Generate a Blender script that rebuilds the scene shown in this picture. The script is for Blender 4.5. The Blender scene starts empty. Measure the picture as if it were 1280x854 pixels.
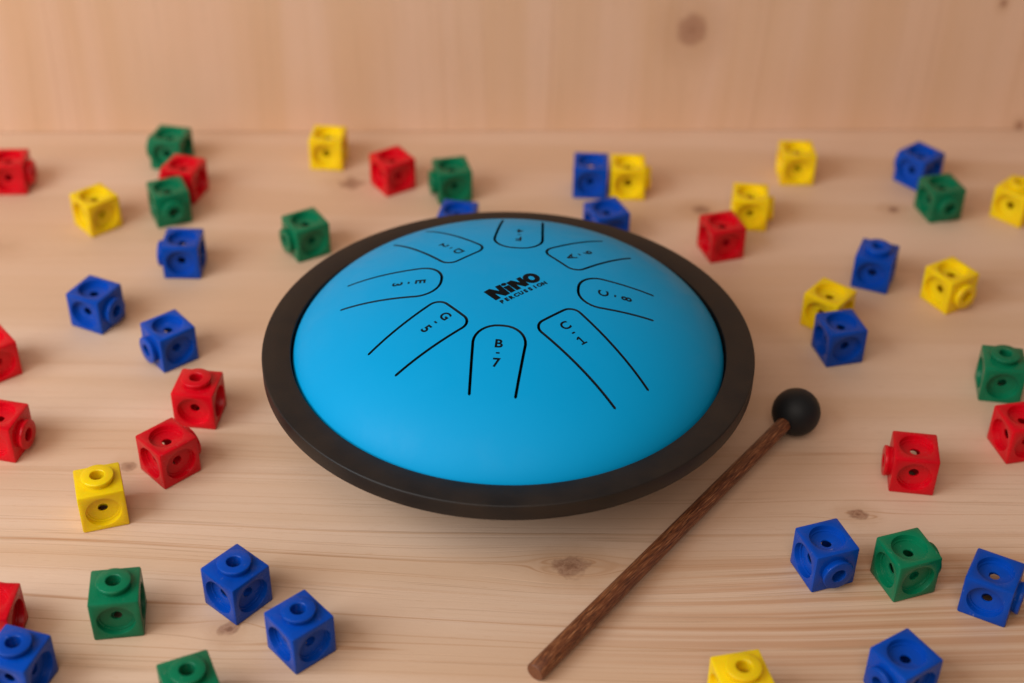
import bpy, bmesh, math, random
from mathutils import Vector, Matrix
from mathutils.geometry import delaunay_2d_cdt

random.seed(7)
CM = 0.01                      # everything below is laid out in centimetres
scene = bpy.context.scene
col = scene.collection

# ---------------------------------------------------------------- camera
cam_data = bpy.data.cameras.new("camera")
cam = bpy.data.objects.new("camera", cam_data)
col.objects.link(cam)
R_ = Vector((0.999866, 0.00972081, 0.01317144)); U_ = Vector((-0.01637012, 0.59373473, 0.80449431)); F_ = Vector((0.0, 0.80460213, -0.5938143))
m = Matrix((R_, U_, -F_)).transposed().to_4x4()
m.translation = Vector((0, 0, 46.762 * CM))
cam.matrix_world = m
cam_data.sensor_width = 36.0
cam_data.lens = 36.0 * 1929.72 / 1280.0
cam_data.clip_start = 0.01
cam_data.clip_end = 50
cam_data.dof.use_dof = True
cam_data.dof.focus_distance = 0.660
cam_data.dof.aperture_fstop = 5.0
scene.camera = cam

# ---------------------------------------------------------------- world, lights, exposure
world = bpy.data.worlds.new("World"); scene.world = world
world.use_nodes = True
bg = world.node_tree.nodes["Background"]
bg.inputs[0].default_value = (1.0, 0.80, 0.67, 1)
bg.inputs[1].default_value = 0.19

def area(name, loc, target, size, power, color, size_y=None):
    d = bpy.data.lights.new(name, 'AREA')
    d.shape = 'RECTANGLE'; d.size = size * CM; d.size_y = (size_y or size) * CM
    d.energy = power; d.color = color
    o = bpy.data.objects.new(name, d); col.objects.link(o)
    o.location = Vector(loc) * CM
    o.rotation_euler = (Vector(target) - Vector(loc)).to_track_quat('-Z', 'Y').to_euler()
    return o
area("window_light", (-88, 10, 70), (0, 58, 0), 72, 11.0, (0.90, 1.0, 1.07), 72)
area("fill_light", (-28, -48, 130), (0, 58, 0), 115, 11.3, (1.0, 0.87, 0.76), 115)  # added soft fill from front left above, replaces part of the ambient

vs = scene.view_settings
scene.display_settings.display_device = 'sRGB'
vs.view_transform = 'Standard'; vs.look = 'None'; vs.exposure = 0; vs.gamma = 1

# ---------------------------------------------------------------- node helper
class NT:
    def __init__(s, name):
        s.m = bpy.data.materials.new(name); s.m.use_nodes = True
        s.t = s.m.node_tree; s.n = s.t.nodes; s.b = s.n["Principled BSDF"]
    def link(s, a, b): s.t.links.new(a, b)
    def put(s, sock, v):
        if isinstance(v, bpy.types.NodeSocket): s.link(v, sock)
        else: sock.default_value = v
    def M(s, op, a, b=None, c=None, clamp=False):
        n = s.n.new('ShaderNodeMath'); n.operation = op; n.use_clamp = clamp
        s.put(n.inputs[0], a)
        if b is not None: s.put(n.inputs[1], b)
        if c is not None: s.put(n.inputs[2], c)
        return n.outputs[0]
    def coord(s, kind='Object'):
        return s.n.new('ShaderNodeTexCoord').outputs[kind]
    def sep(s, v):
        n = s.n.new('ShaderNodeSeparateXYZ'); s.link(v, n.inputs[0]); return n.outputs
    def comb(s, x, y, z=0.0):
        n = s.n.new('ShaderNodeCombineXYZ')
        for i, v in enumerate((x, y, z)): s.put(n.inputs[i], v)
        return n.outputs[0]
    def noise(s, vec, scale=1.0, detail=2.0, rough=0.5, dist=0.0):
        n = s.n.new('ShaderNodeTexNoise'); s.put(n.inputs['Vector'], vec)
        n.inputs['Scale'].default_value = scale; n.inputs['Detail'].default_value = detail
        n.inputs['Roughness'].default_value = rough; n.inputs['Distortion'].default_value = dist
        return n.outputs['Fac']
    def ramp(s, f, stops, interp='LINEAR'):
        n = s.n.new('ShaderNodeValToRGB'); n.color_ramp.interpolation = interp
        e = n.color_ramp.elements
        while len(e) < len(stops): e.new(0.5)
        for k, (p, c) in enumerate(stops):
            e[k].position = p; e[k].color = c if len(c) == 4 else (*c, 1)
        s.put(n.inputs[0], f); return n.outputs[0]
    def rng(s, v, a, b, c=0.0, d=1.0, smooth=True):
        n = s.n.new('ShaderNodeMapRange'); n.interpolation_type = 'SMOOTHSTEP' if smooth else 'LINEAR'
        s.put(n.inputs[0], v)
        for i, x in zip((1, 2, 3, 4), (a, b, c, d)): s.put(n.inputs[i], x)
        return n.outputs[0]
    def mix(s, f, a, b, mode='MIX'):
        n = s.n.new('ShaderNodeMix'); n.data_type = 'RGBA'; n.blend_type = mode
        s.put(n.inputs[0], f)
        for i, v in ((6, a), (7, b)):
            if isinstance(v, tuple): v = (*v[:3], 1)
            s.put(n.inputs[i], v)
        return n.outputs[2]
    def bump(s, h, strength, dist):
        n = s.n.new('ShaderNodeBump'); n.inputs['Strength'].default_value = strength
        n.inputs['Distance'].default_value = dist; s.put(n.inputs['Height'], h)
        s.link(n.outputs[0], s.b.inputs['Normal']); return n
    def set(s, **k):
        for a, v in k.items(): s.put(s.b.inputs[a.replace('_', ' ')], v)

# ---------------------------------------------------------------- materials
def wood(name, along, across, knots, base, dark, streak, contrast_fn, seed=0.0, rag=1.7, kcols=((0.21, 0.090, 0.048), (0.30, 0.145, 0.082), (0.40, 0.215, 0.13))):
    """Spruce board. along/across = component indices in object space; knots = (along, across, size, stretch, depth)."""
    t = NT(name)
    c = t.sep(t.coord())
    a = t.M('MULTIPLY', c[along], 100.0); v = t.M('MULTIPLY', c[across], 100.0)
    v0 = v
    # slow meander of the grain
    w = t.noise(t.comb(t.M('MULTIPLY', a, 0.022), t.M('MULTIPLY', v, 0.07), seed), 1.0, 1.0)
    v = t.M('ADD', v, t.M('MULTIPLY', t.M('SUBTRACT', w, 0.5), 4.0))
    w2 = t.noise(t.comb(t.M('MULTIPLY', a, 0.22), t.M('MULTIPLY', v, 0.5), seed + 3), 1.0, 2.0)
    v = t.M('ADD', v, t.M('MULTIPLY', t.M('SUBTRACT', w2, 0.5), 0.10))
    kmask = None; kdist = None; klight = None
    kn = t.noise(t.comb(a, v0, seed + 9), 1.6, 3.0)
    for (ka, kv, s, st, dep) in knots:
        da = t.M('SUBTRACT', a, ka); dv = t.M('SUBTRACT', v0, kv)
        das = t.M('DIVIDE', da, st)
        d2 = t.M('ADD', t.M('MULTIPLY', das, das), t.M('MULTIPLY', dv, dv))
        da2 = t.M('DIVIDE', da, st * 2.6)
        dw2 = t.M('ADD', t.M('MULTIPLY', da2, da2), t.M('MULTIPLY', dv, dv))
        v = t.M('SUBTRACT', v, t.M('MULTIPLY', dv, t.M('DIVIDE', 1.6 * s * s, t.M('ADD', dw2, 0.9 * s * s))))
        d = t.M('DIVIDE', t.M('SQRT', d2), s)
        d = t.M('ADD', d, t.M('MULTIPLY', t.M('SUBTRACT', kn, 0.5), rag))
        core = t.M('MULTIPLY', t.rng(d, 0.55, 1.12, 1.0, 0.0), dep)
        halo = t.M('MULTIPLY', t.rng(d, 0.8, 3.2, 1.0, 0.0), dep * 0.40)
        kmask = core if kmask is None else t.M('MAXIMUM', kmask, core)
        kdist = d if kdist is None else t.M('MINIMUM', kdist, d)
        klight = halo if klight is None else t.M('MAXIMUM', klight, halo)
    # growth bands: broad tone, latewood lines, thin pores
    broad = t.noise(t.comb(t.M('MULTIPLY', a, 0.012), t.M('MULTIPLY', v, 0.33), seed + 1), 1.0, 2.0)
    lines = t.noise(t.comb(t.M('MULTIPLY', a, 0.012), t.M('MULTIPLY', v, 2.5), seed + 2), 1.0, 3.0, 0.62)
    late = t.rng(lines, 0.56, 0.70)
    thin = t.noise(t.comb(t.M('MULTIPLY', a, 0.06), t.M('MULTIPLY', v, 8.0), seed + 5), 1.0, 2.0, 0.6)
    thinl = t.rng(thin, 0.57, 0.67)
    fibre = t.noise(t.comb(t.M('MULTIPLY', a, 1.1), t.M('MULTIPLY', v, 26.0), seed + 6), 1.0, 3.0, 0.65)
    blot = t.noise(t.comb(t.M('MULTIPLY', a, 0.09), t.M('MULTIPLY', v, 0.14), seed + 7), 1.0, 3.0)
    k = contrast_fn(t, a, v0)
    colr = t.mix(t.rng(broad, 0.36, 0.64), base, streak)
    colr = t.mix(t.M('MULTIPLY', late, t.M('MULTIPLY', k, 0.8)), colr, dark)
    brk = t.noise(t.comb(t.M('MULTIPLY', a, 0.16), t.M('MULTIPLY', v, 1.5), seed + 11), 1.0, 2.0)
    colr = t.mix(t.M('MULTIPLY', t.M('MULTIPLY', thinl, t.rng(brk, 0.38, 0.62)), t.M('MULTIPLY', k, 0.50)), colr, tuple(x * 0.72 for x in dark))
    if name == "spruce_floor":            # a dense resinous band of late wood near the front right, and short pores
        bl = t.noise(t.comb(t.M('MULTIPLY', a, 0.010), t.M('MULTIPLY', v, 3.4), seed + 31), 1.0, 2.0, 0.55)
        reg = t.M('MULTIPLY', t.M('MULTIPLY', t.rng(v, 49.5, 47.5), t.rng(v, 40.0, 44.0)), t.rng(a, -3.0, 13.0))
        colr = t.mix(t.M('MULTIPLY', t.M('MULTIPLY', t.rng(bl, 0.46, 0.62), reg), 0.72), colr, (0.50, 0.235, 0.115))
        l2 = t.noise(t.comb(t.M('MULTIPLY', a, 0.008), t.M('MULTIPLY', v, 0.85), seed + 33), 1.0, 1.0)
        sharp = t.M('MULTIPLY', t.rng(l2, 0.488, 0.500), t.rng(l2, 0.500, 0.506, 1.0, 0.0))
        colr = t.mix(t.M('MULTIPLY', sharp, t.M('MULTIPLY', t.rng(v, 58.0, 52.0), 0.62)), colr, (0.44, 0.20, 0.085))
    pore = t.noise(t.comb(t.M('MULTIPLY', a, 1.4), t.M('MULTIPLY', v, 15.0), seed + 35), 1.0, 1.0)
    colr = t.mix(t.M('MULTIPLY', t.rng(pore, 0.66, 0.76), 0.22), colr, dark)
    colr = t.mix(t.M('MULTIPLY', t.rng(fibre, 0.35, 0.8), 0.10), colr, dark)
    colr = t.mix(t.M('MULTIPLY', t.rng(blot, 0.35, 0.7), 0.25), colr, tuple(x * y for x, y in zip(streak, (0.97, 0.88, 0.80))))
    if kmask is not None:
        colr = t.mix(klight, colr, (0.46, 0.24, 0.12))
        ring = t.noise(t.comb(a, v0, seed + 20), 5.0, 3.0, 0.6)
        kcol = t.ramp(t.M('ADD', kdist, t.M('MULTIPLY', t.M('SUBTRACT', ring, 0.5), 0.9)), [(0.08, kcols[0]), (0.32, kcols[1]), (0.52, kcols[2]), (0.66, kcols[1]), (0.90, kcols[0])])
        colr = t.mix(kmask, colr, kcol)
    t.set(Base_Color=colr, Roughness=t.rng(fibre, 0.2, 0.8, 0.50, 0.62))
    t.b.inputs['Specular IOR Level'].default_value = 0.35
    h = t.M('ADD', t.M('MULTIPLY', late, 0.5), t.M('ADD', t.M('MULTIPLY', fibre, 0.35), t.M('MULTIPLY', thinl, -0.5)))
    if kmask is not None: h = t.M('ADD', h, t.M('MULTIPLY', t.M('MULTIPLY', kmask, ring), 2.0))
    t.bump(h, 0.35, 0.0003)
    return t.m

FLOOR_KNOTS = [(-9.6, 78.8, 0.75, 1.0, 0.75), (10.75, 76.5, 0.45, 1.3, 0.85), (22.0, 76.9, 0.33, 1.2, 0.9),
               (15.5, 50.8, 0.34, 1.5, 0.9), (2.7, 47.3, 0.66, 1.15, 0.9), (-11.3, 43.35, 0.42, 1.0, 0.9),
               (-17.45, 53.3, 0.36, 1.1, 0.7), (-29.2, 71.2, 0.6, 1.8, 0.7)]
def floor_contrast(t, a, v):
    k = t.rng(v, 57.0, 49.0, 0.20, 0.66)
    band = t.M('MULTIPLY', t.rng(v, 48.5, 46.5), t.rng(v, 40.5, 44.0))
    right = t.rng(a, 2.0, 11.0)
    return t.M('ADD', k, t.M('MULTIPLY', t.M('MULTIPLY', band, right), 0.5), clamp=True)
WOOD_FLOOR = wood("spruce_floor", 0, 1, FLOOR_KNOTS, (0.735, 0.505, 0.36), (0.50, 0.265, 0.135), (0.66, 0.425, 0.275), floor_contrast, 1.3)
WALL_KNOTS = [(6.85, 42.4, 1.0, 1.12, 0.75), (8.6, 61.0, 0.22, 1.5, 0.8), (0.35, 63.7, 0.3, 1.2, 0.8)]
WOOD_WALL = wood("spruce_wall", 2, 0, WALL_KNOTS, (0.755, 0.485, 0.33), (0.56, 0.30, 0.165), (0.705, 0.435, 0.265), lambda t, a, v: 0.34, 8.1, 0.4, ((0.30, 0.130, 0.072), (0.36, 0.165, 0.095), (0.40, 0.20, 0.12)))

def plastic(name, base, var, sss=0.0, spec=0.27):
    t = NT(name)
    oi = t.n.new('ShaderNodeObjectInfo').outputs['Random']
    off = t.comb(t.M('MULTIPLY', oi, 37.0), t.M('MULTIPLY', oi, 11.0), oi)
    vadd = t.n.new('ShaderNodeVectorMath'); vadd.operation = 'ADD'
    t.link(t.coord(), vadd.inputs[0]); t.link(off, vadd.inputs[1])
    p = vadd.outputs[0]
    big = t.noise(p, 90.0, 3.0)
    c = t.mix(t.rng(big, 0.3, 0.7), base, var)
    hs = t.n.new('ShaderNodeHueSaturation'); t.link(c, hs.inputs['Color']); t.put(hs.inputs['Value'], t.rng(oi, 0.0, 1.0, 0.90, 1.08, False)); c = hs.outputs[0]
    sc = t.n.new('ShaderNodeVectorMath'); sc.operation = 'MULTIPLY'; t.link(p, sc.inputs[0]); sc.inputs[1].default_value = (2500, 260, 900)
    scr = t.noise(sc.outputs[0], 1.0, 2.0, 0.6)
    c = t.mix(t.M('MULTIPLY', t.rng(scr, 0.68, 0.78), 0.16), c, (0.75, 0.72, 0.68))
    t.set(Base_Color=c, Roughness=t.M('ADD', t.rng(big, 0.3, 0.7, 0.17, 0.32), t.M('MULTIPLY', scr, 0.12)))
    t.b.inputs['Specular IOR Level'].default_value = spec
    if sss:
        t.b.inputs['Subsurface Weight'].default_value = sss
        t.b.inputs['Subsurface Radius'].default_value = (1, 0.6, 0.2); t.b.inputs['Subsurface Scale'].default_value = 0.003
    fine = t.noise(p, 700.0, 2.0)
    t.bump(t.M('ADD', t.M('MULTIPLY', fine, 0.5), big), 0.14, 0.0004)
    return t.m
PL = {'red': plastic("red_plastic", (0.64, 0.0015, 0.010), (0.58, 0.0012, 0.009), 0.25),
      'blue': plastic("blue_plastic", (0.001, 0.060, 0.40), (0.001, 0.050, 0.34), 0.0, 0.20),
      'green': plastic("green_plastic", (0.002, 0.165, 0.070), (0.002, 0.140, 0.058)),
      'yellow': plastic("yellow_plastic", (0.87, 0.60, 0.004), (0.83, 0.55, 0.004), 0.40)}

def lacquer():
    t = NT("blue_lacquer"); p = t.coord()
    big = t.noise(p, 28.0, 3.0); fine = t.noise(p, 2600.0, 2.0)
    t.set(Base_Color=t.mix(big, (0.0003, 0.315, 0.63), (0.0003, 0.33, 0.66)), Roughness=t.rng(t.noise(p, 55.0, 4.0, 0.6, 0.8), 0.35, 0.65, 0.45, 0.56))
    t.b.inputs['Specular IOR Level'].default_value = 0.12
    t.bump(t.M('ADD', fine, t.M('MULTIPLY', big, 2.0)), 0.05, 0.0002)
    return t.m
BLUE = lacquer()
def simple(name, c, rough, spec=0.5, nscale=600.0, bump=0.1, c2=None):
    t = NT(name); p = t.coord(); n = t.noise(p, nscale, 3.0); n2 = t.noise(p, 60.0, 3.0)
    t.set(Base_Color=t.mix(t.rng(n2, 0.3, 0.7), c, c2 or tuple(x * 0.8 for x in c)), Roughness=t.rng(n2, 0.3, 0.7, rough, rough + 0.08))
    t.b.inputs['Specular IOR Level'].default_value = spec
    t.bump(n, bump, 0.0003); return t.m
RIM = simple("dark_rim_rubber", (0.0115, 0.0090, 0.0083), 0.42, 0.30, 900.0, 0.16, (0.021, 0.0135, 0.0095))
RUBBER = simple("black_rubber", (0.008, 0.0092, 0.0115), 0.52, 0.35, 1200.0, 0.25)
SLOT = simple("dark_steel_edge", (0.010, 0.014, 0.02), 0.6)
INK = simple("black_print", (0.002, 0.004, 0.006), 0.6, 0.1)
def stick_mat():
    t = NT("palm_wood"); c = t.sep(t.coord())
    q = t.comb(t.M('MULTIPLY', c[0], 4800.0), t.M('MULTIPLY', c[1], 4800.0), t.M('MULTIPLY', c[2], 150.0))
    n = t.noise(q, 1.0, 3.0, 0.6)
    q2 = t.comb(t.M('MULTIPLY', c[0], 3200.0), t.M('MULTIPLY', c[1], 3200.0), t.M('MULTIPLY', c[2], 260.0))
    n2 = t.noise(q2, 1.0, 2.0)
    col_ = t.ramp(n, [(0.36, (0.022, 0.006, 0.003)), (0.47, (0.13, 0.034, 0.011)), (0.57, (0.25, 0.078, 0.026)), (0.69, (0.58, 0.26, 0.11))])
    col_ = t.mix(t.rng(n2, 0.60, 0.72), col_, (0.03, 0.010, 0.006))
    t.set(Base_Color=col_, Roughness=0.45)
    t.bump(n, 0.45, 0.0004); return t.m
STICK = stick_mat()

# ---------------------------------------------------------------- mesh helpers
def new_obj(name, bm_or_mesh, mat, parent=None, smooth=None):
    if isinstance(bm_or_mesh, bmesh.types.BMesh):
        me = bpy.data.meshes.new(name); bm_or_mesh.to_mesh(me); bm_or_mesh.free()
    else: me = bm_or_mesh
    if mat: me.materials.append(mat)
    o = bpy.data.objects.new(name, me); col.objects.link(o)
    if parent: o.parent = parent
    if smooth is not None:
        me.polygons.foreach_set('use_smooth', [True] * len(me.polygons))
        me.set_sharp_from_angle(angle=math.radians(smooth))
    return o
def tag(o, label=None, cat=None, group=None, kind=None):
    if label: o['label'] = label
    if cat: o['category'] = cat
    if group: o['group'] = group
    if kind: o['kind'] = kind
    return o
def lathe(profile, seg=128, closed=False):
    """profile in cm (r, z)"""
    bm = bmesh.new(); rings = []
    for r, z in profile:
        if r < 1e-6: rings.append([bm.verts.new((0, 0, z * CM))])
        else: rings.append([bm.verts.new((r * CM * math.cos(2 * math.pi * i / seg), r * CM * math.sin(2 * math.pi * i / seg), z * CM)) for i in range(seg)])
    pairs = list(zip(rings, rings[1:]))
    if closed: pairs.append((rings[-1], rings[0]))
    for A, B in pairs:
        for i in range(seg):
            j = (i + 1) % seg
            if len(A) == 1 and len(B) == 1: continue
            if len(A) == 1: bm.faces.new((A[0], B[j], B[i]))
            elif len(B) == 1: bm.faces.new((A[i], A[j], B[0]))
            else: bm.faces.new((A[i], A[j], B[j], B[i]))
    bmesh.ops.recalc_face_normals(bm, faces=bm.faces)
    return bm
def boxbm(x0, x1, y0, y1, z0, z1, bev=0.0):
    bm = bmesh.new()
    vv = [bm.verts.new((x * CM, y * CM, z * CM)) for x in (x0, x1) for y in (y0, y1) for z in (z0, z1)]
    for f in ((0, 1, 3, 2), (4, 6, 7, 5), (0, 4, 5, 1), (2, 3, 7, 6), (0, 2, 6, 4), (1, 5, 7, 3)):
        bm.faces.new([vv[i] for i in f])
    bmesh.ops.recalc_face_normals(bm, faces=bm.faces)
    if bev: bmesh.ops.bevel(bm, geom=list(bm.edges), offset=bev * CM, segments=2, affect='EDGES', profile=0.5)
    return bm

# ---------------------------------------------------------------- setting
fl = new_obj("floor", boxbm(-70, 70, 5, 90, -1.8, 0), WOOD_FLOOR)
tag(fl, "pale spruce board lying flat under the drum and blocks", kind='structure')
wall_a = Vector((-31.87, 84.15, 0)); wall_b = Vector((32.13, 86.72, 0))
wl = new_obj("wall", boxbm(-40, 104, 0.03, 1.9, 0.012, 34, 0.06), WOOD_WALL)
wl.location = wall_a * CM
wl.rotation_euler[2] = math.atan2(wall_b.y - wall_a.y, wall_b.x - wall_a.x)
tag(wl, "upright spruce board with a brown knot, behind the blocks", kind='structure')

# ---------------------------------------------------------------- the tongue drum
DX, DY = -0.154, 56.70
RD = 9.8
def dome_z(r):
    q = min(max(r / RD, 0.0), 1.0)
    return 4.65 + 3.55 * max(1 - q ** 2.3, 0.0) ** 0.65
def dome_n(x, y):
    r = math.hypot(x, y)
    if r < 1e-4: return Vector((0, 0, 1))
    e = 0.02; r1 = min(r, RD - 0.03)
    dz = (dome_z(r1 + e) - dome_z(r1 - e)) / (2 * e)
    return Vector((-dz * x / r, -dz * y / r, 1)).normalized()

drum = bpy.data.objects.new("steel_tongue_drum", None); col.objects.link(drum)
drum.empty_display_size = 0.05
drum.location = (DX * CM, DY * CM, 0)
tag(drum, "round blue steel tongue drum with a black rim, standing in the middle of the board", "drum")

# tongues: angle, lateral offset, inner radius, corner radius, end radius, mark, mark spacing start
TONGUES = [(-95.0, -0.03, 3.10, 1.02, 6.78, 'B', '7', 4.17), (-49.0, -0.05, 2.98, 0.50, 7.98, 'C', '1', 3.76), (-4.0, 0.00, 3.06, 1.00, 6.42, 'C', '8', 4.18),
           (41.0, 0.05, 2.96, 0.52, 6.64, 'A', '6', 3.74), (86.0, -0.10, 3.05, 1.00, 7.02, 'F', '4', 4.05), (131.0, -0.04, 2.97, 0.52, 7.35, 'D', '2', 3.68),
           (176.0, -0.07, 3.05, 1.02, 7.47, 'E', '3', 4.00), (-139.0, -0.03, 3.05, 0.52, 7.05, 'G', '5', 3.62)]
SW = 0.064    # half slot width
def tongue_line(off, ri, rc, re):
    """centre line of the U slot in tongue coordinates (u outwards, w sideways)"""
    hw = 1.12
    def half(u):                      # half width, tapering a little towards the free ends of the slot
        return hw - 0.16 * max(0, (u - ri - rc)) / max(re - ri - rc, .1)
    pts = []
    n = 16
    for i in range(n + 1):
        u = re + (ri + rc - re) * i / n; pts.append((u, -half(u)))
    for i in range(1, 9):
        a = math.pi / 2 * i / 8
        pts.append((ri + rc - rc * math.sin(a), -hw + rc - rc * math.cos(a)))
    if hw - rc > 0.15:
        for i in range(1, 6): pts.append((ri, (-hw + rc) + 2 * (hw - rc) * i / 6))
    for i in range(0, 8):
        a = math.pi / 2 * i / 8
        pts.append((ri + rc - rc * math.cos(a), hw - rc + rc * math.sin(a)))
    for i in range(n + 1):
        u = ri + rc + (re - ri - rc) * i / n; pts.append((u, half(u)))
    out = [pts[0]]
    for q in pts[1:]:
        if math.hypot(q[0] - out[-1][0], q[1] - out[-1][1]) > 0.03: out.append(q)
    return [(u, w + off) for u, w in out]
def to_world2(a, u, w):
    return (u * math.cos(a) - w * math.sin(a), u * math.sin(a) + w * math.cos(a))
def offset_line(pts, d):
    out = []
    for i, q in enumerate(pts):
        p0 = pts[max(i - 1, 0)]; p1 = pts[min(i + 1, len(pts) - 1)]
        tx, ty = p1[0] - p0[0], p1[1] - p0[1]; L = math.hypot(tx, ty)
        out.append((q[0] - ty / L * d, q[1] + tx / L * d))
    return out
def inside(poly, x, y):
    c = False; j = len(poly) - 1
    for i in range(len(poly)):
        xi, yi = poly[i]; xj, yj = poly[j]
        if (yi > y) != (yj > y) and x < (xj - xi) * (y - yi) / (yj - yi) + xi: c = not c
        j = i
    return c

V2 = []; E2 = []; slots = []; areas = []
for (deg, off, ri, rc, re, *_r) in TONGUES:
    a = math.radians(deg)
    line = tongue_line(off, ri, rc, re)
    A = offset_line(line, SW); B = offset_line(line, -SW)
    def tip(q, prev):
        tx, ty = q[0] - prev[0], q[1] - prev[1]; L = math.hypot(tx, ty)
        return (q[0] + tx / L * SW, q[1] + ty / L * SW)
    slot = A + [tip(line[-1], line[-2])] + B[::-1] + [tip(line[0], line[1])]
    slot = [to_world2(a, *q) for q in slot]
    slots.append(slot); base = len(V2); V2 += slot
    E2 += [(base + i, base + (i + 1) % len(slot)) for i in range(len(slot))]
    # dividing line between the open ends: the hinge of the tongue
    area_ = [to_world2(a, *q) for q in line]; areas.append(area_)
    i0 = base + len(slot) - 1; i1 = base + len(A)
    p0, p1 = V2[i0], V2[i1]; prev = i0
    for k in range(1, 8):
        V2.append((p0[0] + (p1[0] - p0[0]) * k / 8, p0[1] + (p1[1] - p0[1]) * k / 8))
        E2.append((prev, len(V2) - 1)); prev = len(V2) - 1
    E2.append((prev, i1))
slot_bb = [(min(p[0] for p in s) - .02, max(p[0] for p in s) + .02, min(p[1] for p in s) - .02, max(p[1] for p in s) + .02) for s in slots]
near = set()
for p in V2: near.add((round(p[0] / 0.12), round(p[1] / 0.12)))
ring_r = [0.0]; r = 0.0
while r < RD - 1e-6:
    r += 0.26 if r < 8.6 else (0.12 if r < 9.5 else 0.05)
    ring_r.append(min(r, RD))
for r in ring_r:
    n = 1 if r == 0 else (224 if r > 8.5 else max(8, int(2 * math.pi * r / 0.27)))
    for i in range(n):
        an = 2 * math.pi * (i + (0.5 if r <= 8.5 and int(r * 10) % 2 else 0)) / n
        x, y = r * math.cos(an), r * math.sin(an)
        kx, ky = round(x / 0.12), round(y / 0.12)
        if r < 8.3 and any((kx + dx, ky + dy) in near for dx in (-1, 0, 1) for dy in (-1, 0, 1)): continue
        V2.append((x, y))
vo, eo, fo, *_ = delaunay_2d_cdt([Vector(p) for p in V2], E2, [], 0, 1e-7)
vo = [(p[0], p[1]) for p in vo]
cls = []
for f in fo:
    cx = sum(vo[i][0] for i in f) / 3; cy = sum(vo[i][1] for i in f) / 3; k = -1
    for ti in range(8):
        bb = slot_bb[ti]
        if not (bb[0] < cx < bb[1] and bb[2] < cy < bb[3]): continue
        if inside(slots[ti], cx, cy): k = -2; break
        if inside(areas[ti], cx, cy): k = ti; break
    cls.append(k)
edge_faces = {}
for fi, f in enumerate(fo):
    for i in range(3):
        e = (f[i], f[(i + 1) % 3]); edge_faces.setdefault(tuple(sorted(e)), []).append(fi)
def surface_piece(name, k, parent):
    """one piece of the dome (the shell, or one tongue) with the cut steel edges of its slots"""
    idx = {}; verts = []; norms = []; faces = []; mats = []
    def vert(i):
        if i not in idx:
            x, y = vo[i]; idx[i] = len(verts); verts.append((x * CM, y * CM, dome_z(math.hypot(x, y)) * CM)); norms.append(dome_n(x, y))
        return idx[i]
    for fi, f in enumerate(fo):
        if cls[fi] != k: continue
        g = list(f)
        (x0, y0), (x1, y1), (x2, y2) = (vo[i] for i in g)
        if (x1 - x0) * (y2 - y0) - (x2 - x0) * (y1 - y0) < 0: g.reverse()
        faces.append([vert(i) for i in g]); mats.append(0)
        for i in range(3):
            p, q = g[i], g[(i + 1) % 3]
            nb = [c for c in edge_faces[tuple(sorted((p, q)))] if c != fi]
            if nb and cls[nb[0]] == -2:
                (px, py), (qx, qy) = vo[p], vo[q]
                nx, ny = (qy - py), -(qx - px); L = math.hypot(nx, ny) or 1
                nn = Vector((nx / L, ny / L, 0)); b = len(verts)
                zp = dome_z(math.hypot(px, py)); zq = dome_z(math.hypot(qx, qy))
                for (x, y, z) in ((px, py, zp), (px, py, zp - .16), (qx, qy, zq - .16), (qx, qy, zq)):
                    verts.append((x * CM, y * CM, z * CM)); norms.append(nn)
                faces.append([b, b + 1, b + 2, b + 3]); mats.append(1)
    if k == -1:                       # small steel return under the rim
        n = 224; b = len(verts)
        for i in range(n):
            an = 2 * math.pi * i / n
            for z in (dome_z(RD), dome_z(RD) - 0.25):
                verts.append((RD * CM * math.cos(an), RD * CM * math.sin(an), z * CM)); norms.append(Vector((math.cos(an), math.sin(an), 0)))
        for i in range(n):
            j = (i + 1) % n; faces.append([b + 2 * i, b + 2 * i + 1, b + 2 * j + 1, b + 2 * j]); mats.append(0)
    me = bpy.data.meshes.new(name); me.from_pydata(verts, [], faces)
    me.materials.append(BLUE); me.materials.append(SLOT)
    me.polygons.foreach_set('material_index', mats)
    me.polygons.foreach_set('use_smooth', [True] * len(faces))
    me.normals_split_custom_set_from_vertices([tuple(v) for v in norms])
    return new_obj(name, me, None, parent)
shell = surface_piece("shell", -1, drum)
tag(shell, "domed bright blue lacquered steel top")

def drape(me, lift=0.0035):
    for v in me.vertices:
        x, y = v.co.x, v.co.y
        n = dome_n(x, y); z = dome_z(math.hypot(x, y))
        v.co = Vector(((x + n.x * lift) * CM, (y + n.y * lift) * CM, (z + n.z * lift) * CM))
def text_mesh(txt, size, offset=0.0):
    cu = bpy.data.curves.new("t", 'FONT'); cu.body = txt; cu.size = size; cu.align_x = 'CENTER'; cu.align_y = 'CENTER'
    cu.offset = offset; cu.resolution_u = 4
    ob = bpy.data.objects.new("t", cu); col.objects.link(ob)
    dg = bpy.context.evaluated_depsgraph_get(); dg.update()
    me = bpy.data.meshes.new_from_object(ob.evaluated_get(dg))
    bpy.data.objects.remove(ob); bpy.data.curves.remove(cu)
    me.materials.clear()
    return me
def centre(me):
    xs = [v.co.x for v in me.vertices]; ys = [v.co.y for v in me.vertices]
    cx, cy = (min(xs) + max(xs)) / 2, (min(ys) + max(ys)) / 2
    for v in me.vertices: v.co.x -= cx; v.co.y -= cy
    return me
def one_glyph():
    bm = bmesh.new()
    for q in ([(-0.15, -0.23), (0.16, -0.23), (0.16, -0.155), (-0.15, -0.155)], [(-0.04, -0.155), (0.05, -0.155), (0.05, 0.23), (-0.04, 0.23)],
              [(-0.04, 0.23), (-0.16, 0.14), (-0.12, 0.08), (-0.04, 0.13)]):
        bm.faces.new([bm.verts.new((x, y, 0)) for x, y in q])
    me = bpy.data.meshes.new("t"); bm.to_mesh(me); bm.free(); return me
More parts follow.
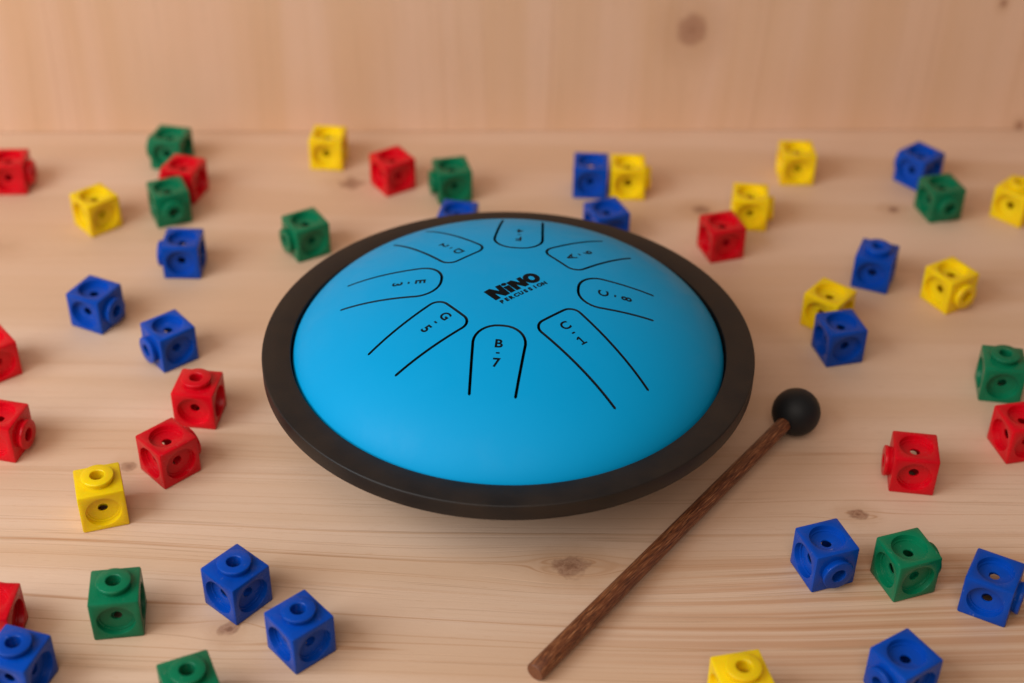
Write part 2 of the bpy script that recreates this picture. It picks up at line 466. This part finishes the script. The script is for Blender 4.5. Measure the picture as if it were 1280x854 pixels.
for ti, (deg, off, ri, rc, re, letter, digit, r0) in enumerate(TONGUES):
    a = math.radians(deg)
    tg = surface_piece("tongue", ti, shell)
    tag(tg, "tongue marked %s-%s" % (letter, digit))
    # the printed note: letter, dash, digit reading outwards from the centre
    bm = bmesh.new()
    for txt, rr in ((letter, r0), ('-', r0 + 0.53), (digit, r0 + 1.04)):
        me = one_glyph() if txt == '1' else centre(text_mesh(txt, 0.64 if txt != '-' else 0.5, 0.020))
        for v in me.vertices:
            x, y = v.co.x, v.co.y          # text up = towards the centre
            v.co.x, v.co.y = to_world2(a, rr - y, x + off)
        bm.from_mesh(me); bpy.data.meshes.remove(me)
    bmesh.ops.subdivide_edges(bm, edges=[e for e in bm.edges if e.calc_length() > 0.15], cuts=1)
    bmesh.ops.triangulate(bm, faces=bm.faces)
    me = bpy.data.meshes.new("printed_note"); bm.to_mesh(me); bm.free(); drape(me)
    nt = new_obj("printed_note", me, INK, shell)
    tag(nt, "small black print reading %s-%s" % (letter, digit))
# logo lettering: heavy hand-cut capitals over small capitals
def poly_text(polys, frame):
    bm = bmesh.new()
    for loops in polys:
        pts = [Vector(p) for lp in loops for p in lp]; es = []; b = 0
        for lp in loops:
            es += [(b + i, b + (i + 1) % len(lp)) for i in range(len(lp))]; b += len(lp)
        v_, e_, f_, *_ = delaunay_2d_cdt(pts, es, [], 0, 1e-6)
        keep = []
        for f in f_:
            c = (sum(v_[i][0] for i in f) / 3, sum(v_[i][1] for i in f) / 3)
            if sum(inside(lp, *c) for lp in loops) % 2 == 1: keep.append(f)
        vs_ = [bm.verts.new((*frame(p[0], p[1]), 0)) for p in v_]
        for f in keep: bm.faces.new([vs_[i] for i in f])
    bmesh.ops.delete(bm, geom=[v for v in bm.verts if not v.link_faces], context='VERTS')
    me = bpy.data.meshes.new("lettering"); bm.to_mesh(me); bm.free()
    return me
def N_poly(x, w, y0, y1, s=0.27, sk=0.04):
    h = y1 - y0; b = s * w
    return [[(x, y0), (x + b * 1.15, y0), (x + b * 1.15 - .01, y0 + h * .48), (x + w - b * 1.1, y0), (x + w, y0 + .02), (x + w + sk, y1), (x + w - b * 1.05 + sk, y1),
             (x + w - b * 1.1 + .01, y0 + h * .55), (x + b * 1.2, y1 + .03), (x - sk, y1)]]
def ell(cx, cy, rx, ry, n=26): return [(cx + rx * math.cos(2 * math.pi * i / n), cy + ry * math.sin(2 * math.pi * i / n)) for i in range(n)]
LU, LV = (0.777, 0.629), (-0.629, 0.777)
def logo_frame(u, v): return (u * LU[0] + v * LV[0], u * LU[1] + v * LV[1])
polys = [N_poly(-1.34, 0.82, -0.73, 0.10, 0.31), [[(-0.47, -0.70), (-0.20, -0.70), (-0.18, -0.17), (-0.48, -0.15)]], [ell(-0.33, 0.0, 0.14, 0.11, 14)],
         N_poly(-0.14, 0.72, -0.71, 0.03, 0.31), [ell(0.97, -0.34, 0.38, 0.40), ell(0.98, -0.34, 0.13, 0.17, 18)]]
me = poly_text(polys, logo_frame); drape(me)
lg = new_obj("printed_logo", me, INK, shell)
tag(lg, "bold black lettering reading NINO")
bm = bmesh.new()
word = "PERCUSSION"
for i, ch in enumerate(word):
    me = centre(text_mesh(ch, 0.31, 0.022))
    for v in me.vertices:
        v.co.x, v.co.y = logo_frame(-1.17 + 2.36 * i / (len(word) - 1) + v.co.x, -0.97 + v.co.y)
    bm.from_mesh(me); bpy.data.meshes.remove(me)
me = bpy.data.meshes.new("printed_word"); bm.to_mesh(me); bm.free(); drape(me)
tag(new_obj("printed_word", me, INK, shell), "small black capitals reading PERCUSSION")

def rimp(r0, r1, z0, z1, b):
    out = []
    for cx, cz, a0 in ((r0 + b, z1 - b, 180), (r1 - b * 1.6, z1 - b * 1.6, 90), (r1 - b, z0 + b, 0), (r0 + b, z0 + b, -90)):
        bb = b * 1.6 if a0 == 90 else b
        for k in range(4):
            a = math.radians(a0 - 30 * k); out.append((cx + bb * math.cos(a), cz + bb * math.sin(a)))
    return out
new_obj("rim", lathe(rimp(9.88, 11.17, 4.22, 5.0, 0.045), 256, True), RIM, drum, smooth=50)
prof = [(9.9, 4.4)]
for i in range(1, 25):
    r = 9.88 * (1 - i / 24); q = r / 9.9
    prof.append((r, 4.3 - 3.45 * max(1 - q ** 2.3, 0) ** 0.65))
new_obj("bottom_shell", lathe(prof, 96), simple("black_steel", (0.016, 0.016, 0.018), 0.5), drum, smooth=60)
foot_me = None
for k in range(3):
    a = math.radians(90 + 120 * k)
    if foot_me is None:
        foot = new_obj("foot", lathe([(0, 1.5), (0.75, 1.5), (0.95, 0.25), (0.9, 0.0), (0, 0.0)], 32), RUBBER, drum, smooth=40); foot_me = foot.data
    else:
        foot = bpy.data.objects.new("foot", foot_me); col.objects.link(foot); foot.parent = drum
    foot.location = (4.6 * CM * math.cos(a), 4.6 * CM * math.sin(a), 0)

# ---------------------------------------------------------------- mallet
BALL = Vector((13.42, 56.60, 1.14)); END = Vector((1.10, 40.98, 0.40))
mal = bpy.data.objects.new("mallet", None); col.objects.link(mal)
mal.location = Vector((BALL.x, BALL.y, 0)) * CM
tag(mal, "brown wooden mallet with a round black rubber head, lying right of the drum", "mallet")
d = END - BALL
L = d.length
stick_prof = [(0, 0.0), (0.33, 0.0)]
for i in range(1, 21):
    s = i / 20; stick_prof.append((0.34 + 0.06 * s + 0.004 * math.sin(9 * s), L * s * 0.997))
stick_prof += [(0.36, L), (0, L)]
st = new_obj("handle", lathe(stick_prof, 40), STICK, mal, smooth=50)
st.rotation_euler = d.to_track_quat('Z', 'Y').to_euler()
st.location = (0, 0, BALL.z * CM)
bp = [(0.0, 1.14)]
for i in range(1, 36): a = math.pi / 36 * i; bp.append((1.14 * math.sin(a), 1.14 * math.cos(a)))
bp.append((0, -1.14))
hd = new_obj("head", lathe(bp, 64), RUBBER, mal, smooth=60)
hd.rotation_euler = d.to_track_quat('Z', 'Y').to_euler(); hd.location = (0, 0, BALL.z * CM)
dn = d.normalized()
cp = lathe([(0.34, 1.02), (0.40, 1.02), (0.44, 1.115), (0.42, 1.135), (0.352, 1.13)], 40, True)
cl = new_obj("collar", cp, RUBBER, mal, smooth=50); cl.rotation_euler = hd.rotation_euler; cl.location = hd.location

# ---------------------------------------------------------------- linking cubes
def cyl(r, z0, z1, seg=48, axis='Z', sq=False):
    bm = bmesh.new()
    bot = [bm.verts.new((r * math.cos(2 * math.pi * i / seg), r * math.sin(2 * math.pi * i / seg), z0)) for i in range(seg)]
    top = [bm.verts.new((v.co.x, v.co.y, z1)) for v in bot]
    bm.faces.new(bot[::-1]); bm.faces.new(top)
    for i in range(seg): bm.faces.new((bot[i], bot[(i + 1) % seg], top[(i + 1) % seg], top[i]))
    rot = {'Z': Matrix(), 'X': Matrix.Rotation(math.pi / 2, 4, 'Y'), '-X': Matrix.Rotation(-math.pi / 2, 4, 'Y'),
           'Y': Matrix.Rotation(-math.pi / 2, 4, 'X'), '-Y': Matrix.Rotation(math.pi / 2, 4, 'X'), '-Z': Matrix.Rotation(math.pi, 4, 'X')}[axis]
    bm.transform(rot @ Matrix.Identity(4)); bm.transform(Matrix.Scale(CM, 4))
    return bm
def temp(bm):
    me = bpy.data.meshes.new("tmp"); bm.to_mesh(me); bm.free()
    o = bpy.data.objects.new("tmp", me); col.objects.link(o); return o
def cube_meshes():
    body = temp(boxbm(-1, 1, -1, 1, -1, 1, 0.08))
    cutters = []
    for ax in ('X', '-X', 'Y', '-Y', '-Z'):       # five sockets; the +Z face carries the stud
        cutters.append(temp(cyl(0.755, 0.765, 1.3, 48, ax)))
        cutters.append(temp(cyl(0.675, 0.685, 1.2, 48, ax)))
    cutters.append(temp(boxbm(-.59, .59, -.59, .59, -.59, .59, 0.08)))           # hollow core
    for ax in ('X', 'Y'): cutters.append(temp(cyl(0.22, -1.4, 1.4, 24, ax)))
    cutters.append(temp(cyl(0.22, 0.0, 1.4, 24, '-Z')))
    cutters.append(temp(cyl(0.31, 0.4, 1.4, 32, 'Z')))
    for c in cutters:
        md = body.modifiers.new("b", 'BOOLEAN'); md.operation = 'DIFFERENCE'; md.object = c; md.solver = 'EXACT'
    md = body.modifiers.new("v", 'BEVEL'); md.width = 0.022 * CM; md.segments = 2; md.limit_method = 'ANGLE'; md.angle_limit = math.radians(50)
    md.use_clamp_overlap = True
    dg = bpy.context.evaluated_depsgraph_get(); dg.update()
    me = bpy.data.meshes.new_from_object(body.evaluated_get(dg)); me.name = "linking_cube"
    for o in [body] + cutters: bpy.data.objects.remove(o)
    me.materials.clear()
    me.polygons.foreach_set('use_smooth', [True] * len(me.polygons)); me.set_sharp_from_angle(angle=math.radians(32))
    # stud with a snap lip and a hole down its middle
    pr = [(0.315, 0.90), (0.66, 0.90), (0.645, 1.02), (0.66, 1.10), (0.692, 1.16), (0.70, 1.20), (0.70, 1.27), (0.69, 1.295), (0.665, 1.31), (0.335, 1.31), (0.31, 1.285), (0.31, 1.1)]
    bm = lathe(pr, 48, True); sm = bpy.data.meshes.new("stud"); bm.to_mesh(sm); bm.free()
    sm.polygons.foreach_set('use_smooth', [True] * len(sm.polygons)); sm.set_sharp_from_angle(angle=math.radians(40))
    return me, sm
body_me, stud_me = cube_meshes()
kinds = {}
for c in PL:
    a = body_me.copy(); a.materials.append(PL[c]); b = stud_me.copy(); b.materials.append(PL[c]); kinds[c] = (a, b)

# (x, y, turn, colour, side the stud points to, label)
CUBES = [
 (-29.29, 77.81, 0.05, 'red', 'R', "red block cut by the left photo edge near the wall, stud facing right"),
 (-20.54, 80.88, 1.37, 'green', 'B', "green block nearest the wall, behind the red one at far left"),
 (-19.10, 77.34, 1.29, 'red', 'B', "red block between two green ones at upper left"),
 (-19.51, 74.78, 0.42, 'green', 'F', "green block with a hollow stud in front, touching the red block behind it"),
 (-23.42, 73.78, 0.75, 'yellow', 'B', "yellow block standing alone at upper left, deep socket facing front"),
 (-17.73, 69.50, 0.00, 'blue', 'L', "blue block in front of a green one at left, stud facing left"),
 (-21.35, 64.60, 1.14, 'blue', 'F', "leftmost blue block of the upper pair, round stud facing right"),
 (-17.01, 61.59, 0.70, 'blue', 'L', "blue block directly behind a red one at left, ring stud facing left"),
 (-14.76, 57.02, -0.11, 'red', 'T', "red block with its stud on top, left of the drum"),
 (-15.46, 53.07, 0.78, 'red', 'R', "red block corner to corner in front of another red one"),
 (-25.44, 60.14, 0.69, 'red', 'B', "upper of two red blocks cut by the left photo edge, pointing a corner forward"),
 (-23.37, 54.49, -0.21, 'red', 'R', "red block at left photo edge with a stud on its right side"),
 (-17.83, 50.05, 0.32, 'yellow', 'T', "yellow block with its stud on top, below the red pair"),
 (-20.54, 42.87, -0.01, 'red', 'B', "red block partly hidden behind a blue one in the bottom left corner"),
 (-18.85, 40.42, -0.29, 'blue', 'T', "blue block with top stud in the bottom left corner"),
 (-15.76, 43.76, 0.15, 'green', 'T', "green block with top stud, whole in view at lower left"),
 (-11.12, 44.93, 0.87, 'blue', 'T', "farther blue block of the lower left pair, stud on top, beside a small knot"),
 (-8.21, 42.38, 0.74, 'blue', 'T', "nearer blue block of the lower left pair, stud on top"),
 (-11.99, 39.20, 0.43, 'green', 'T', "green block with top stud cut off by the bottom photo edge"),
 (-11.39, 71.56, 0.55, 'green', 'L', "green block beside the drum rim at upper left, stud facing left"),
 (-11.18, 81.25, -0.08, 'yellow', 'B', "yellow block by the wall, left of the brown knot on the board"),
 (-7.15, 78.64, 0.60, 'red', 'B', "red block between the yellow and green ones near the wall"),
 (-3.63, 77.69, 0.25, 'green', 'L', "green block behind the drum with a stud facing left"),
 (-3.11, 72.83, -0.16, 'blue', 'R', "blue block showing only its top behind the drum, in front of a green one"),
 (4.43, 78.47, -0.05, 'blue', 'B', "blue block side by side with a yellow one near the wall"),
 (6.60, 78.37, -0.01, 'yellow', 'R', "yellow block side by side with a blue one near the wall"),
 (5.14, 73.27, 0.39, 'blue', 'B', "blue block half hidden by the drum rim, in front of the blue and yellow pair"),
 (11.45, 72.06, 0.31, 'red', 'B', "red block behind the drum at right, overlapping a yellow one"),
 (13.37, 75.25, -0.09, 'yellow', 'R', "yellow block partly behind the red one at upper right"),
 (16.71, 80.36, 0.02, 'yellow', 'B', "yellow block standing alone near the wall at right"),
 (23.99, 80.15, 0.71, 'blue', 'B', "blue block near the wall, partly behind a green one"),
 (24.46, 76.57, 0.27, 'green', 'F', "green block in front of a blue one at upper right, stud facing front"),
 (28.81, 76.36, 0.81, 'yellow', 'T', "yellow block cut by the right photo edge"),
 (19.44, 69.37, -0.39, 'blue', 'T', "blue block with top stud behind a yellow one at right"),
 (16.31, 65.41, 0.89, 'yellow', 'R', "yellow block squeezed between two blue ones"),
 (16.45, 62.76, 0.25, 'blue', 'B', "blue block covering part of a yellow one, above the mallet head"),
 (23.06, 67.64, 0.56, 'yellow', 'F', "yellow block with a round stud facing front right, free on all sides"),
 (23.89, 59.95, -0.14, 'green', 'T', "green block at right photo edge just behind a red one"),
 (23.70, 55.56, 0.23, 'red', 'B', "red block cut by the right photo edge, below a green one"),
 (18.26, 53.23, -0.13, 'red', 'L', "red block with a stud sticking out to the left, right of the mallet"),
 (13.32, 47.19, 0.34, 'blue', 'F', "blue block with a ring stud facing front, beside a green one and a small knot"),
 (16.66, 46.70, 0.34, 'green', 'R', "green block between two blue ones at lower right"),
 (19.95, 45.45, -0.49, 'blue', 'R', "blue block at the right photo edge with its stud facing right, beside a green one"),
 (8.98, 39.80, 0.23, 'yellow', 'T', "yellow block cut by the bottom photo edge, right of the mallet handle"),
 (15.40, 40.85, 0.57, 'blue', 'L', "blue block cut by the bottom photo edge at lower right, stud facing left"),
]
ROT = {'T': Matrix(), 'L': Matrix.Rotation(-math.pi / 2, 4, 'Y'), 'R': Matrix.Rotation(math.pi / 2, 4, 'Y'),
       'F': Matrix.Rotation(math.pi / 2, 4, 'X'), 'B': Matrix.Rotation(-math.pi / 2, 4, 'X')}
first = {}
for (x, y, t, c, side, label) in CUBES:
    if c not in first:
        o = bpy.data.objects.new("linking_cube", kinds[c][0]); s = bpy.data.objects.new("stud", kinds[c][1])
        first[c] = (o, s)
    else:
        o = first[c][0].copy(); s = first[c][1].copy()
    col.objects.link(o); col.objects.link(s); s.parent = o
    spin = Matrix.Rotation(random.choice((0, 1, 2, 3)) * math.pi / 2, 4, 'Z')
    o.matrix_world = Matrix.Translation((x * CM, y * CM, 1.003 * CM)) @ Matrix.Rotation(t, 4, 'Z') @ ROT[side] @ spin
    tag(o, label, "toy block", "coloured linking blocks scattered round the drum")
